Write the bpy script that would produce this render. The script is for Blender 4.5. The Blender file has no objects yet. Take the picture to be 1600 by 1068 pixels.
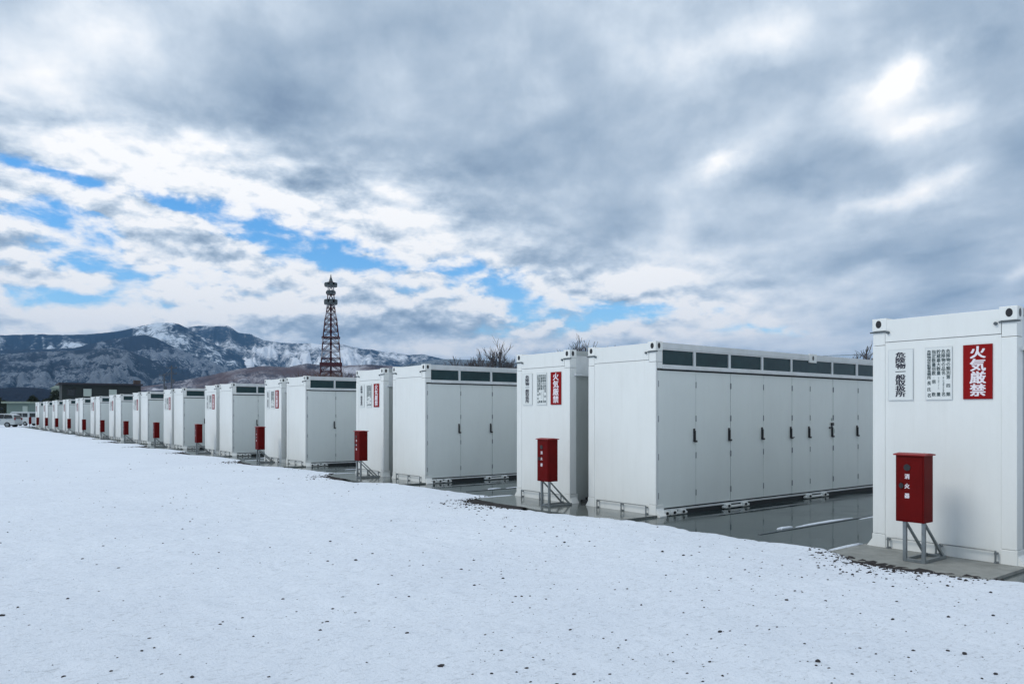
import bpy, bmesh, math, random
import numpy as np
from mathutils import Vector, Matrix
R = math.radians
rnd = random.Random(7)
scene = bpy.context.scene
C = scene.collection

# ------------------------------------------------------------------ measures
CAM_Z = 1.653
YAW = 0.65579                       # camera heading, clockwise from +y
F = 1184.5                          # focal length in 1600ths of the picture width
HOR = 644.84                        # picture row of the horizon
X0 = 9.166                          # the row's front plane
PER = 7.08                          # one pair of containers to the next
W, L, H = 1.553, 8.8, 2.785         # container
SIGN_Y = 4.665                      # far front corner of the first signed container
NP = 14
cs, sn = math.cos(YAW), math.sin(YAW)

def polar(px, D, z=0.0):
    """a spot D metres ahead in the direction of a column of the photograph"""
    u = (px - 800) / F
    return Vector((cs*u*D + sn*D, -sn*u*D + cs*D, z))
def zat(py, D):
    return CAM_Z + (HOR - py) / F * D

# ------------------------------------------------------------------ materials
def mat(name, col, rough=0.5, metal=0.0, spec=0.5, noise=None, bump=None, coat=0.0, grime=0.0):
    m = bpy.data.materials.new(name); m.use_nodes = True
    nt = m.node_tree; b = nt.nodes['Principled BSDF']
    b.inputs['Base Color'].default_value = (*col, 1)
    b.inputs['Roughness'].default_value = rough
    b.inputs['Metallic'].default_value = metal
    b.inputs['Specular IOR Level'].default_value = spec
    b.inputs['Coat Weight'].default_value = coat
    tc = nt.nodes.new('ShaderNodeTexCoord')
    if noise:                       # (scale, second colour, low, high, stretch)
        mp = nt.nodes.new('ShaderNodeMapping'); mp.inputs['Scale'].default_value = noise[4]
        n = nt.nodes.new('ShaderNodeTexNoise'); n.inputs['Scale'].default_value = noise[0]; n.inputs['Detail'].default_value = 6
        n.inputs['Roughness'].default_value = .65
        r = nt.nodes.new('ShaderNodeValToRGB')
        r.color_ramp.elements[0].position = noise[2]; r.color_ramp.elements[1].position = noise[3]
        r.color_ramp.elements[0].color = (*col, 1); r.color_ramp.elements[1].color = (*noise[1], 1)
        nt.links.new(tc.outputs['Object'], mp.inputs[0]); nt.links.new(mp.outputs[0], n.inputs[0])
        nt.links.new(n.outputs[0], r.inputs[0]); nt.links.new(r.outputs[0], b.inputs['Base Color'])
    if grime:                       # rain streaks, different on every wall
        ge = nt.nodes.new('ShaderNodeNewGeometry')
        mp = nt.nodes.new('ShaderNodeMapping'); mp.inputs['Scale'].default_value = (7, 7, .5)
        n = nt.nodes.new('ShaderNodeTexNoise'); n.inputs['Scale'].default_value = 1.6; n.inputs['Detail'].default_value = 7; n.inputs['Roughness'].default_value = .7
        r = nt.nodes.new('ShaderNodeValToRGB'); r.color_ramp.elements[0].position = .5; r.color_ramp.elements[1].position = .78
        n2 = nt.nodes.new('ShaderNodeTexNoise'); n2.inputs['Scale'].default_value = .45; n2.inputs['Detail'].default_value = 3
        ml = nt.nodes.new('ShaderNodeMath'); ml.operation = 'MULTIPLY'
        m2 = nt.nodes.new('ShaderNodeMath'); m2.operation = 'MULTIPLY'; m2.inputs[1].default_value = grime*2
        mx = nt.nodes.new('ShaderNodeMix'); mx.data_type = 'RGBA'; mx.inputs['B'].default_value = (col[0]*.55, col[1]*.52, col[2]*.47, 1)
        nt.links.new(ge.outputs['Position'], mp.inputs[0]); nt.links.new(mp.outputs[0], n.inputs[0]); nt.links.new(n.outputs[0], r.inputs[0])
        nt.links.new(ge.outputs['Position'], n2.inputs[0]); nt.links.new(n2.outputs[0], ml.inputs[0]); nt.links.new(r.outputs[0], ml.inputs[1])
        nt.links.new(ml.outputs[0], m2.inputs[0]); nt.links.new(m2.outputs[0], mx.inputs['Factor'])
        src = b.inputs['Base Color'].links[0].from_socket if b.inputs['Base Color'].links else None
        if src: nt.links.new(src, mx.inputs['A'])
        else: mx.inputs['A'].default_value = (*col, 1)
        nt.links.new(mx.outputs['Result'], b.inputs['Base Color'])
    if bump:                        # (scale, distance)
        n = nt.nodes.new('ShaderNodeTexNoise'); n.inputs['Scale'].default_value = bump[0]; n.inputs['Detail'].default_value = 4
        bp = nt.nodes.new('ShaderNodeBump'); bp.inputs['Distance'].default_value = bump[1]; bp.inputs['Strength'].default_value = 1
        nt.links.new(tc.outputs['Object'], n.inputs[0]); nt.links.new(n.outputs[0], bp.inputs['Height'])
        nt.links.new(bp.outputs[0], b.inputs['Normal'])
    return m

M = {}
M['white'] = mat('white_paint', (.77, .795, .775), .38, noise=(1.3, (.715, .74, .72), .35, .75, (1, 1, .5)), bump=(1.4, .006), grime=.13)
M['trim'] = mat('grey_trim', (.66, .69, .70), .4, noise=(3, (.54, .57, .57), .4, .7, (1, 1, 1)))
M['door'] = mat('door_paint', (.71, .76, .74), .33, noise=(1.1, (.66, .705, .69), .35, .75, (1, 1, .6)), bump=(1.3, .006), grime=.08)
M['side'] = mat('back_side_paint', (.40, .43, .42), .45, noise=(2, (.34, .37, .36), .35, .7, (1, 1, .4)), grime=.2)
M['dark'] = mat('dark_gap', (.018, .022, .025), .7)
M['black'] = mat('black_plastic', (.015, .015, .017), .35)
M['vent'] = mat('dark_teal_panel', (.012, .036, .042), .25, spec=.3, noise=(2.5, (.018, .052, .056), .4, .65, (1, 1, 1)))
M['galv'] = mat('galvanised_steel', (.26, .29, .30), .45, metal=.6, noise=(9, (.18, .2, .21), .4, .7, (1, 1, 1)))
M['steel_dark'] = mat('dull_steel', (.10, .12, .13), .55, metal=.4)
M['red'] = mat('red_paint', (.115, .002, .002), .6, spec=.12, noise=(4, (.085, .002, .002), .45, .75, (1, 1, 1)))
M['redlid'] = mat('lid_red_paint', (.26, .02, .02), .5, spec=.3)  # lid in a lighter red than the cabinet
M['signred'] = mat('sign_red', (.24, .004, .005), .55, spec=.15)
M['signwhite'] = mat('sign_white', (.58, .62, .66), .5)
M['board'] = mat('sign_board', (.70, .735, .72), .45)
M['ink'] = mat('black_ink', (.02, .02, .035), .5)
M['inkgreen'] = mat('faded_ink', (.035, .065, .07), .5)
M['letterwhite'] = mat('white_lettering', (.78, .74, .78), .5)
M['concrete'] = mat('dry_concrete', (.25, .26, .245), .8, noise=(5, (.17, .18, .17), .4, .7, (1, 1, 1)), bump=(60, .002))
M['stone'] = mat('dark_stone', (.022, .02, .024), .8, noise=(20, (.06, .05, .045), .5, .75, (1, 1, 1)))
M['litter'] = mat('gravel_and_leaf_litter', (.014, .012, .013), .85, noise=(11, (.045, .034, .029), .52, .75, (1, 1, 1)))
M['hinge'] = mat('hinge_grey', (.20, .22, .24), .5)
M['wetslab'] = mat('wet_concrete', (.10, .115, .11), .1, noise=(4, (.15, .16, .15), .4, .7, (1, 1, 1)), bump=(9, .0015))
M['hose'] = mat('black_conduit', (.03, .035, .038), .5)
M['bark'] = mat('bare_bark', (.045, .042, .045), .9, noise=(6, (.08, .07, .068), .4, .7, (1, 1, .3)))
M['barkred'] = mat('reddish_bark', (.10, .055, .045), .9)
M['tower_red'] = mat('tower_red', (.055, .018, .022), .7, spec=.1)
M['tower_white'] = mat('tower_white', (.26, .25, .27), .7, spec=.1)
M['tower_dark'] = mat('tower_platform_grey', (.045, .06, .065), .6)
M['wood_dark'] = mat('dark_green_cladding', (.010, .016, .016), .8, noise=(3, (.018, .025, .023), .4, .7, (1, 1, 6)))
M['roofdark'] = mat('dark_roof', (.02, .02, .028), .8)
M['brick'] = mat('brown_brick', (.07, .055, .05), .85)
M['cream'] = mat('cream_wall', (.22, .27, .22), .8, noise=(2, (.17, .21, .18), .4, .7, (1, 1, 1)))
M['shedwall'] = mat('grey_green_wall', (.13, .18, .16), .8)
M['windowpale'] = mat('pale_window', (.34, .40, .36), .4)
M['carpaint'] = mat('white_car_paint', (.42, .46, .47), .3, coat=.4)
M['carglass'] = mat('car_glass', (.01, .014, .016), .1)
M['tyre'] = mat('tyre_rubber', (.015, .015, .017), .8)
M['tail'] = mat('tail_light_red', (.20, .01, .012), .3)
M['evergreen'] = mat('dark_evergreen', (.012, .022, .012), .9)
M['wire'] = mat('wire_grey', (.10, .13, .16), .6)
M['pole'] = mat('pole_concrete', (.06, .07, .085), .8)

def snow_mat():
    m = bpy.data.materials.new('snow'); m.use_nodes = True; nt = m.node_tree; N = nt.nodes; K = nt.links
    b = N['Principled BSDF']; b.inputs['Roughness'].default_value = .72; b.inputs['Specular IOR Level'].default_value = .25
    g = N.new('ShaderNodeTexCoord')
    n1 = N.new('ShaderNodeTexNoise'); n1.inputs['Scale'].default_value = .55; n1.inputs['Detail'].default_value = 6
    r1 = N.new('ShaderNodeValToRGB'); r1.color_ramp.elements[0].position = .3; r1.color_ramp.elements[1].position = .7
    r1.color_ramp.elements[0].color = (.69, .75, .83, 1); r1.color_ramp.elements[1].color = (.74, .80, .875, 1)
    # ground showing faintly through thin snow
    mp = N.new('ShaderNodeMapping'); mp.inputs['Rotation'].default_value = (0, 0, R(35)); mp.inputs['Scale'].default_value = (1, 2.2, 1)
    n2 = N.new('ShaderNodeTexNoise'); n2.inputs['Scale'].default_value = 15; n2.inputs['Detail'].default_value = 5; n2.inputs['Roughness'].default_value = .7
    r2 = N.new('ShaderNodeValToRGB'); r2.color_ramp.elements[0].position = .54; r2.color_ramp.elements[1].position = .76
    mx = N.new('ShaderNodeMix'); mx.data_type = 'RGBA'; mx.inputs['B'].default_value = (.34, .37, .40, 1)
    K.new(g.outputs['Object'], n1.inputs[0]); K.new(n1.outputs[0], r1.inputs[0])
    K.new(g.outputs['Object'], mp.inputs[0]); K.new(mp.outputs[0], n2.inputs[0]); K.new(n2.outputs[0], r2.inputs[0])
    ml = N.new('ShaderNodeMath'); ml.operation = 'MULTIPLY'; ml.inputs[1].default_value = .75
    K.new(r2.outputs[0], ml.inputs[0]); K.new(ml.outputs[0], mx.inputs['Factor'])
    K.new(r1.outputs[0], mx.inputs['A']); K.new(mx.outputs['Result'], b.inputs['Base Color'])
    n3 = N.new('ShaderNodeTexNoise'); n3.inputs['Scale'].default_value = 26; n3.inputs['Detail'].default_value = 8; n3.inputs['Roughness'].default_value = .7
    bp = N.new('ShaderNodeBump'); bp.inputs['Distance'].default_value = .02; bp.inputs['Strength'].default_value = 1
    K.new(g.outputs['Object'], n3.inputs[0]); K.new(n3.outputs[0], bp.inputs['Height']); K.new(bp.outputs[0], b.inputs['Normal'])
    return m
M['snow'] = snow_mat()

def wet_mat():
    m = bpy.data.materials.new('wet_pavement'); m.use_nodes = True; nt = m.node_tree; N = nt.nodes; K = nt.links
    b = N['Principled BSDF']; b.inputs['IOR'].default_value = 1.33; b.inputs['Specular IOR Level'].default_value = .5
    g = N.new('ShaderNodeTexCoord')
    n = N.new('ShaderNodeTexNoise'); n.inputs['Scale'].default_value = .8; n.inputs['Detail'].default_value = 7
    r = N.new('ShaderNodeValToRGB'); r.color_ramp.elements[0].position = .35; r.color_ramp.elements[1].position = .7
    r.color_ramp.elements[0].color = (.022, .034, .036, 1); r.color_ramp.elements[1].color = (.05, .066, .066, 1)
    r2 = N.new('ShaderNodeValToRGB'); r2.color_ramp.elements[0].position = .45; r2.color_ramp.elements[1].position = .72
    r2.color_ramp.elements[0].color = (.04, .04, .04, 1); r2.color_ramp.elements[1].color = (.22, .22, .22, 1)
    n3 = N.new('ShaderNodeTexNoise'); n3.inputs['Scale'].default_value = 3; n3.inputs['Detail'].default_value = 3
    bp = N.new('ShaderNodeBump'); bp.inputs['Distance'].default_value = .002; bp.inputs['Strength'].default_value = .5
    K.new(g.outputs['Object'], n.inputs[0]); K.new(n.outputs[0], r.inputs[0]); K.new(n.outputs[0], r2.inputs[0])
    K.new(r.outputs[0], b.inputs['Base Color']); K.new(r2.outputs[0], b.inputs['Roughness'])
    K.new(g.outputs['Object'], n3.inputs[0]); K.new(n3.outputs[0], bp.inputs['Height']); K.new(bp.outputs[0], b.inputs['Normal'])
    return m
M['wet'] = wet_mat()

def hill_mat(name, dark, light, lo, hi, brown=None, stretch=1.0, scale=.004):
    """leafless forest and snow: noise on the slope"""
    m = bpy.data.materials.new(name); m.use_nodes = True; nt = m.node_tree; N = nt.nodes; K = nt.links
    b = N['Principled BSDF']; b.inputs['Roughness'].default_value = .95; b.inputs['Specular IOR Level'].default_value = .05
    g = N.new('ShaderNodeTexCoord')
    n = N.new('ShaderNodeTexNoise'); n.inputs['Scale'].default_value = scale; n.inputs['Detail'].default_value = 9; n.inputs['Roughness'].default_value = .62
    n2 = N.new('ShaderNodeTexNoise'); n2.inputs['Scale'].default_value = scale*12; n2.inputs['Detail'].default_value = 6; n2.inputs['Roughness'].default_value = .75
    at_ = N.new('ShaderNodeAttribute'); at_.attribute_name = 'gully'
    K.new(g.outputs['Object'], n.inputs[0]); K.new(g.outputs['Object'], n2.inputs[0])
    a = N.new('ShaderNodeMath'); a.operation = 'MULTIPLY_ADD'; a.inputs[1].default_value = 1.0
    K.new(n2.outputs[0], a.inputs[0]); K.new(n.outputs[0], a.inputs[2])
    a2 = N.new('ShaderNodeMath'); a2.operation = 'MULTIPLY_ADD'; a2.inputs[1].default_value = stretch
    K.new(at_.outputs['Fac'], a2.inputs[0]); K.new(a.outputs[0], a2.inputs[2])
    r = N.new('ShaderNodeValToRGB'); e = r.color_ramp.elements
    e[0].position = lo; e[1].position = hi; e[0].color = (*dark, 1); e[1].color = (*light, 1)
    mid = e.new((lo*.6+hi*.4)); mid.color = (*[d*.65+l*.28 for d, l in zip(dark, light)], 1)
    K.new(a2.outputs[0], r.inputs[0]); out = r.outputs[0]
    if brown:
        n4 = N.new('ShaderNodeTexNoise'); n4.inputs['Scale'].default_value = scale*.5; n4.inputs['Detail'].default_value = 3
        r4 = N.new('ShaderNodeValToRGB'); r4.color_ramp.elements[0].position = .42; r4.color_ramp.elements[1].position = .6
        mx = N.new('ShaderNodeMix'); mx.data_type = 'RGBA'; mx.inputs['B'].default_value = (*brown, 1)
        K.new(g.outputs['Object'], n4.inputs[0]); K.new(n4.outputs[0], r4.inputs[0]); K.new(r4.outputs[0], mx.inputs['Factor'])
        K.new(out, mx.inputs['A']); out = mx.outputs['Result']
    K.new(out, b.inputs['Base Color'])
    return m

# ------------------------------------------------------------------ mesh helpers
class MB:
    def __init__(s): s.bm = bmesh.new()
    def box(s, x0, x1, y0, y1, z0, z1, bev=0.0):
        r = bmesh.ops.create_cube(s.bm, size=1)
        vs = r['verts']
        for v in vs:
            v.co = Vector(((x0+x1)/2+v.co.x*(x1-x0), (y0+y1)/2+v.co.y*(y1-y0), (z0+z1)/2+v.co.z*(z1-z0)))
        if bev:
            es = list({e for v in vs for e in v.link_edges})
            bmesh.ops.bevel(s.bm, geom=es, offset=bev, segments=2, affect='EDGES', profile=.6)
        return s
    def prism(s, pts, axis, a, b):
        """pts in the plane normal to the axis, extruded from a to b"""
        def co(p, t):
            return {'x': (t, p[0], p[1]), 'y': (p[0], t, p[1]), 'z': (p[0], p[1], t)}[axis]
        A = [s.bm.verts.new(co(p, a)) for p in pts]; B = [s.bm.verts.new(co(p, b)) for p in pts]
        s.bm.faces.new(A); s.bm.faces.new(B[::-1])
        for i in range(len(pts)):
            j = (i+1) % len(pts); s.bm.faces.new((A[j], A[i], B[i], B[j]))
        return s
    def tube(s, pts, r, n=8, r2=None):
        pts = [Vector(p) for p in pts]; rings = []
        for i, p in enumerate(pts):
            d = (pts[min(i+1, len(pts)-1)] - pts[max(i-1, 0)]).normalized()
            u = d.cross(Vector((0, 0, 1)))
            if u.length < .05: u = d.cross(Vector((1, 0, 0)))
            u.normalize(); v = d.cross(u)
            rr = r if r2 is None else r + (r2-r)*i/(len(pts)-1)
            rings.append([s.bm.verts.new(p + u*math.cos(2*math.pi*k/n)*rr + v*math.sin(2*math.pi*k/n)*rr) for k in range(n)])
        for a, b in zip(rings, rings[1:]):
            for k in range(n):
                s.bm.faces.new((a[k], a[(k+1) % n], b[(k+1) % n], b[k]))
        s.bm.faces.new(rings[0][::-1]); s.bm.faces.new(rings[-1])
        return s
    def cyl(s, c, r, h, axis='z', n=20):
        c = Vector(c); d = {'x': Vector((1, 0, 0)), 'y': Vector((0, 1, 0)), 'z': Vector((0, 0, 1))}[axis]
        return s.tube([c-d*h/2, c+d*h/2], r, n)
    def mesh(s, name, m):
        bmesh.ops.recalc_face_normals(s.bm, faces=s.bm.faces)
        me = bpy.data.meshes.new(name); s.bm.to_mesh(me); s.bm.free(); me.materials.append(m); return me
    def build(s, name, m, parent=None, smooth=False):
        me = s.mesh(name, m)
        if smooth: me.polygons.foreach_set('use_smooth', [True]*len(me.polygons))
        o = bpy.data.objects.new(name, me); C.objects.link(o); o.parent = parent
        return o

def tag(o, label=None, cat=None, group=None, kind=None):
    if label: o['label'] = label
    if cat: o['category'] = cat
    if group: o['group'] = group
    if kind: o['kind'] = kind
    return o
def empty(name, loc=(0, 0, 0), rz=0.0):
    o = bpy.data.objects.new(name, None); C.objects.link(o); o.location = loc; o.rotation_euler = (0, 0, rz)
    o.empty_display_size = .3
    return o
def copy_tree(o, parent=None):
    c = o.copy(); C.objects.link(c); c.parent = parent
    for ch in list(o.children): copy_tree(ch, c)
    return c
def drop(o):
    for ch in list(o.children): drop(ch)
    bpy.data.objects.remove(o)

# ------------------------------------------------------------------ lettering
_glyph = {}
def glyph(ch, bold):
    k = (ch, bold)
    if k not in _glyph:
        cu = bpy.data.curves.new('g', 'FONT'); cu.body = ch; cu.size = 1; cu.resolution_u = 3
        cu.fill_mode = 'FRONT'; cu.extrude = 0
        ob = bpy.data.objects.new('g', cu); C.objects.link(ob)
        bpy.context.view_layer.update()
        me = bpy.data.meshes.new_from_object(ob.evaluated_get(bpy.context.evaluated_depsgraph_get()))
        vs = [tuple(v.co) for v in me.vertices]; fs = [tuple(p.vertices) for p in me.polygons]
        if vs:
            ax = [v[0] for v in vs]; cx = (min(ax)+max(ax))/2
            vs = [(v[0]-cx, v[1]-.33) for v in vs]
        bpy.data.objects.remove(ob); bpy.data.curves.remove(cu); bpy.data.meshes.remove(me)
        _glyph[k] = (vs, fs)
    return _glyph[k]
def lettering(cells, x, m, parent, bold=0.0, name='lettering'):
    """cells: (char, centre y, centre z, width, height) on a plate that faces -x; reading right is -y"""
    V, Fc = [], []
    for ch, cy, cz, w, h in cells:
        vs, fs = glyph(ch, bold); o = len(V)
        n = len(vs); tries = [(0, 0)] if not bold else [(-bold, -bold*.6), (bold, -bold*.6), (-bold, bold*.6), (bold, bold*.6)]
        for q, (sx, sy) in enumerate(tries):       # struck a few times, each a hair in front of the last, for a heavy face
            V += [(x-.0002*q, cy - (vx+sx)*w, cz + (vy+sy)*h) for vx, vy in vs]
            Fc += [tuple(i+o+q*n for i in f) for f in fs]
    me = bpy.data.meshes.new(name); me.from_pydata(V, [], Fc); me.materials.append(m)
    o = bpy.data.objects.new(name, me); C.objects.link(o); o.parent = parent
    return o

# ------------------------------------------------------------------ containers
# local frame: x into the container (its end at x = 0), y across, z up, origin at the near front corner
def casting(parent, y0, y1, x0, x1, side):
    """top corner casting: hole on the end face (and on the door side)"""
    b = MB(); b.box(x0-.005, x1, y0-(.005 if side < 0 else 0), y1+(.005 if side > 0 else 0), 2.647, 2.797, .006)
    o = b.build('corner_casting', M['white'], parent)
    h = MB(); yc = (y0+y1)/2 + .012*side
    n = 18; A = [(yc+.034*math.cos(t), 2.727+.046*math.sin(t)) for t in [2*math.pi*i/n for i in range(n)]]
    h.prism(A, 'x', x0-.0075, x0+.03)
    if side < 0:
        A = [((x0+x1)/2-.01+.03*math.cos(t), 2.727+.046*math.sin(t)) for t in [2*math.pi*i/n for i in range(n)]]
        h.prism(A, 'y', y0-.0075, y0+.02)
    h.build('hole', M['black'], o)
    # small locating plate and plug beside the casting
    p = MB(); p.box(x0-.012, x0+.01, y0-.002 if side > 0 else y0-.03, y1+.03 if side > 0 else y1+.002, 2.625, 2.641)
    p.cyl((x0-.01, y0-.02 if side > 0 else y1+.03, 2.62), .018, .03, 'x', 12)
    p.build('plug', M['steel_dark'], o)
    return o

def end_body(b, door_side=False):
    """the end wall: posts, header panel, wall panel, feet"""
    p = .15
    for y0, y1 in ((0, p), (W-p, W)):
        b.box(0, .034 if door_side and y0 == 0 else .16, y0, y1, .19, 2.468, .006)               # corner post
        if door_side and y0 == 0: b.box(.036, .158, .0, .1, 2.37, 2.468, .003)
        b.box(.004, .16, y0+.0025, y1-.0025, 2.474, 2.645, .004)
        b.box(-.006, .19, y0-.006, y1+.006, .0, .186, .006)   # foot casting
    b.box(.006, .12, p+.001, W-p-.001, .008, 2.502)            # wall panel
    b.box(0, .13, p+.003, W-p-.003, 2.508, 2.775, .004)       # header
    for y, s in ((0, -1), (W, 1)):                            # flared foot gussets
        b.prism([(y-.004*s, .0), (y+.085*s, .0), (y+.085*s, .018), (y+.006*s, .13), (y-.004*s, .13)], 'x', .004, .16)
    return b

def guard(parent, ya, yb, mid):
    g = MB(); x = -.045; r = .0075; t = .165
    g.tube([(x, ya, .0), (x, ya, t), (x, ya+.001, t+.001), (x, yb, t), (x, yb, .0)], r, 6)
    for y in (ya, yb) + ((mid,) if mid else ()):
        g.tube([(x, y, 0), (x, y, t)], .011, 6)
        g.box(x-.004, .0, y-.014, y+.014, t-.035, t-.015)
        g.box(x-.004, .0, y-.014, y+.014, .03, .05)
    return g.build('guard_rail', M['galv'], parent)

def make_plain():
    root = empty('battery_container')
    b = MB(); end_body(b, True)
    b.box(.12, L-.01, .06, W-.015, .105, 2.765, .004)                           # core
    b.box(.16, L, W-.014, W-.001, 2.42, 2.70)                                  # far side upper skin
    b.box(.16, L, W-.03, W+.045, 2.325, 2.365)                                 # far side ledge
    b.box(L-.16, L, .0, .058, .0, 2.78, .004)                                  # rear post
    b.build('body', M['white'], root)
    casting(root, 0, .17, 0, .16, -1); casting(root, W-.17, W, 0, .16, 1)
    # door side, y = 0 faces out
    r = MB(); r.box(.161, L-.161, 0, .059, 2.69, 2.785, .005)
    r.box(.16, L-.161, -.035, .059, 2.362, 2.398, .004)                         # drip ledge
    r.box(.036, .06, .002, .05, .12, 2.33)
    r.build('top_rail', M['trim'], root)
    fr = MB()
    wins = [(.175, .925), (1.005, 1.87), (1.95, 2.835), (2.915, 3.775), (3.85, 5.22), (5.30, 6.17), (6.27, 7.10), (7.2, 8.05), (8.15, 8.6)]
    xs = [.161] + [q for w in wins for q in w] + [L-.161]
    for a, c in zip(xs[0::2], xs[1::2]): fr.box(a+(.0125 if a > .2 else 0), c-(.0125 if c < L-.2 else 0), .004, .055, 2.432, 2.668)
    fr.box(.161, L-.161, .006, .055, 2.398, 2.432); fr.box(.161, L-.161, .006, .055, 2.668, 2.69)
    fr.build('window_frame', M['trim'], root)
    for a, c in wins:
        v = MB(); v.box(a-.012, c+.012, .026, .05, 2.433, 2.667); v.build('vent_panel', M['vent'], root)
    lug = MB(); lug.box(4.40, 4.66, -.008, .02, 2.63, 2.80, .006); lo = lug.build('lifting_lug', M['white'], root)
    hh = MB(); n = 14; hh.prism([(4.53+.03*math.cos(2*math.pi*i/n), 2.72+.045*math.sin(2*math.pi*i/n)) for i in range(n)], 'y', -.011, .0)
    hh.build('hole', M['black'], lo)
    k = MB(); k.box(.0345, L-.162, .048, .059, .105, 2.36); k.build('door_backing', M['dark'], root)
    seams = [.066, 1.003, 1.945, 2.912, 3.835, 4.455, 5.297, 6.27, 7.21, 8.15, 8.62]
    for i, (a, c) in enumerate(zip(seams, seams[1:])):
        if i == 9: 
            d = MB(); d.box(a+.005, c, .012, .046, .125, 2.335, .003); d.build('side_panel', M['door'], root); break
        d = MB(); dy = (.012, .015, .011, .014, .012, .016, .012, .014, .012)[i]
        d.box(a+.005, c-.005, dy, .046, .125, 2.335, .004)
        do = d.build('door', M['door'], root)
        for z in (.33, .95, 1.56, 2.12):
            hg = MB(); hg.box(a-.008, a+.008, dy-.012, dy+.02, z-.05, z+.05, .003)
            hg.build('hinge', M['hinge'], do)
        if i < 9:
            h = MB(); x = c-.055; y = dy
            h.box(x-.016, x+.016, y-.022, y+.001, 1.175, 1.395, .006)
            h.box(x-.013, x+.045, y-.045, y-.02, 1.165, 1.20, .006)
            h.box(x-.011, x+.011, y-.040, y-.020, 1.19, 1.36, .005)
            h.build('handle', M['black'], do)
            if i in (3, 7):
                q = MB(); q.box(x+.045, x+.105, y-.03, y-.015, 1.185, 1.20); q.build('lock_bar', M['steel_dark'], do)
            if i == 5:
                q = MB(); q.box(x-.03, x+.035, y-.04, y-.0, 1.40, 1.46, .008); q.box(x-.10, x-.03, y-.02, y-.0, 1.345, 1.375, .004)
                q.build('padlock', M['black'], do)
                q = MB(); q.box(x-.02, x+.02, y-.006, y+.001, 1.49, 1.55); q.build('sticker', M['windowpale'], do)
                q = MB(); q.box(x-.01, x+.03, y-.048, y-.041, 1.25, 1.335); q.build('tag', M['windowpale'], do)
    q = MB(); q.box(.19, L-.161, .004, .07, .072, .10, .003); q.box(.19, L-.161, .03, .09, .0, .071)
    q.build('base_rail', M['trim'], root)
    q = MB(); q.box(.19, L-.2, .012, .029, .0, .069); q.box(.19, L-.16, .03, .055, .099, .124); q.build('base_shade_strip', M['dark'], root)  # near-black bars put in as the shade under the doors and rail
    for xa, xb, bl in ((.14, .72, (.2, .38, .6)), (1.68, 2.42, (1.80, 2.28)), (4.2, 5.04, (4.34, 4.88)), (7.0, 7.8, (7.1, 7.7))):
        q = MB(); q.box(xa, xb, -.045, .003, .012, .052, .012)
        for x in bl: q.box(x-.075, x+.075, -.06, .003, .006, .088, .02)
        po = q.build('anchor_plate', M['white'], root)
        for x in bl:
            q = MB(); q.cyl((x, -.062, .05), .024, .03, 'y', 10).build('bolt', M['black'], po)
    guard(root, .17, W-.26, .72)
    # grey reinforcing strip on the corner by the first door
    return root

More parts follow.
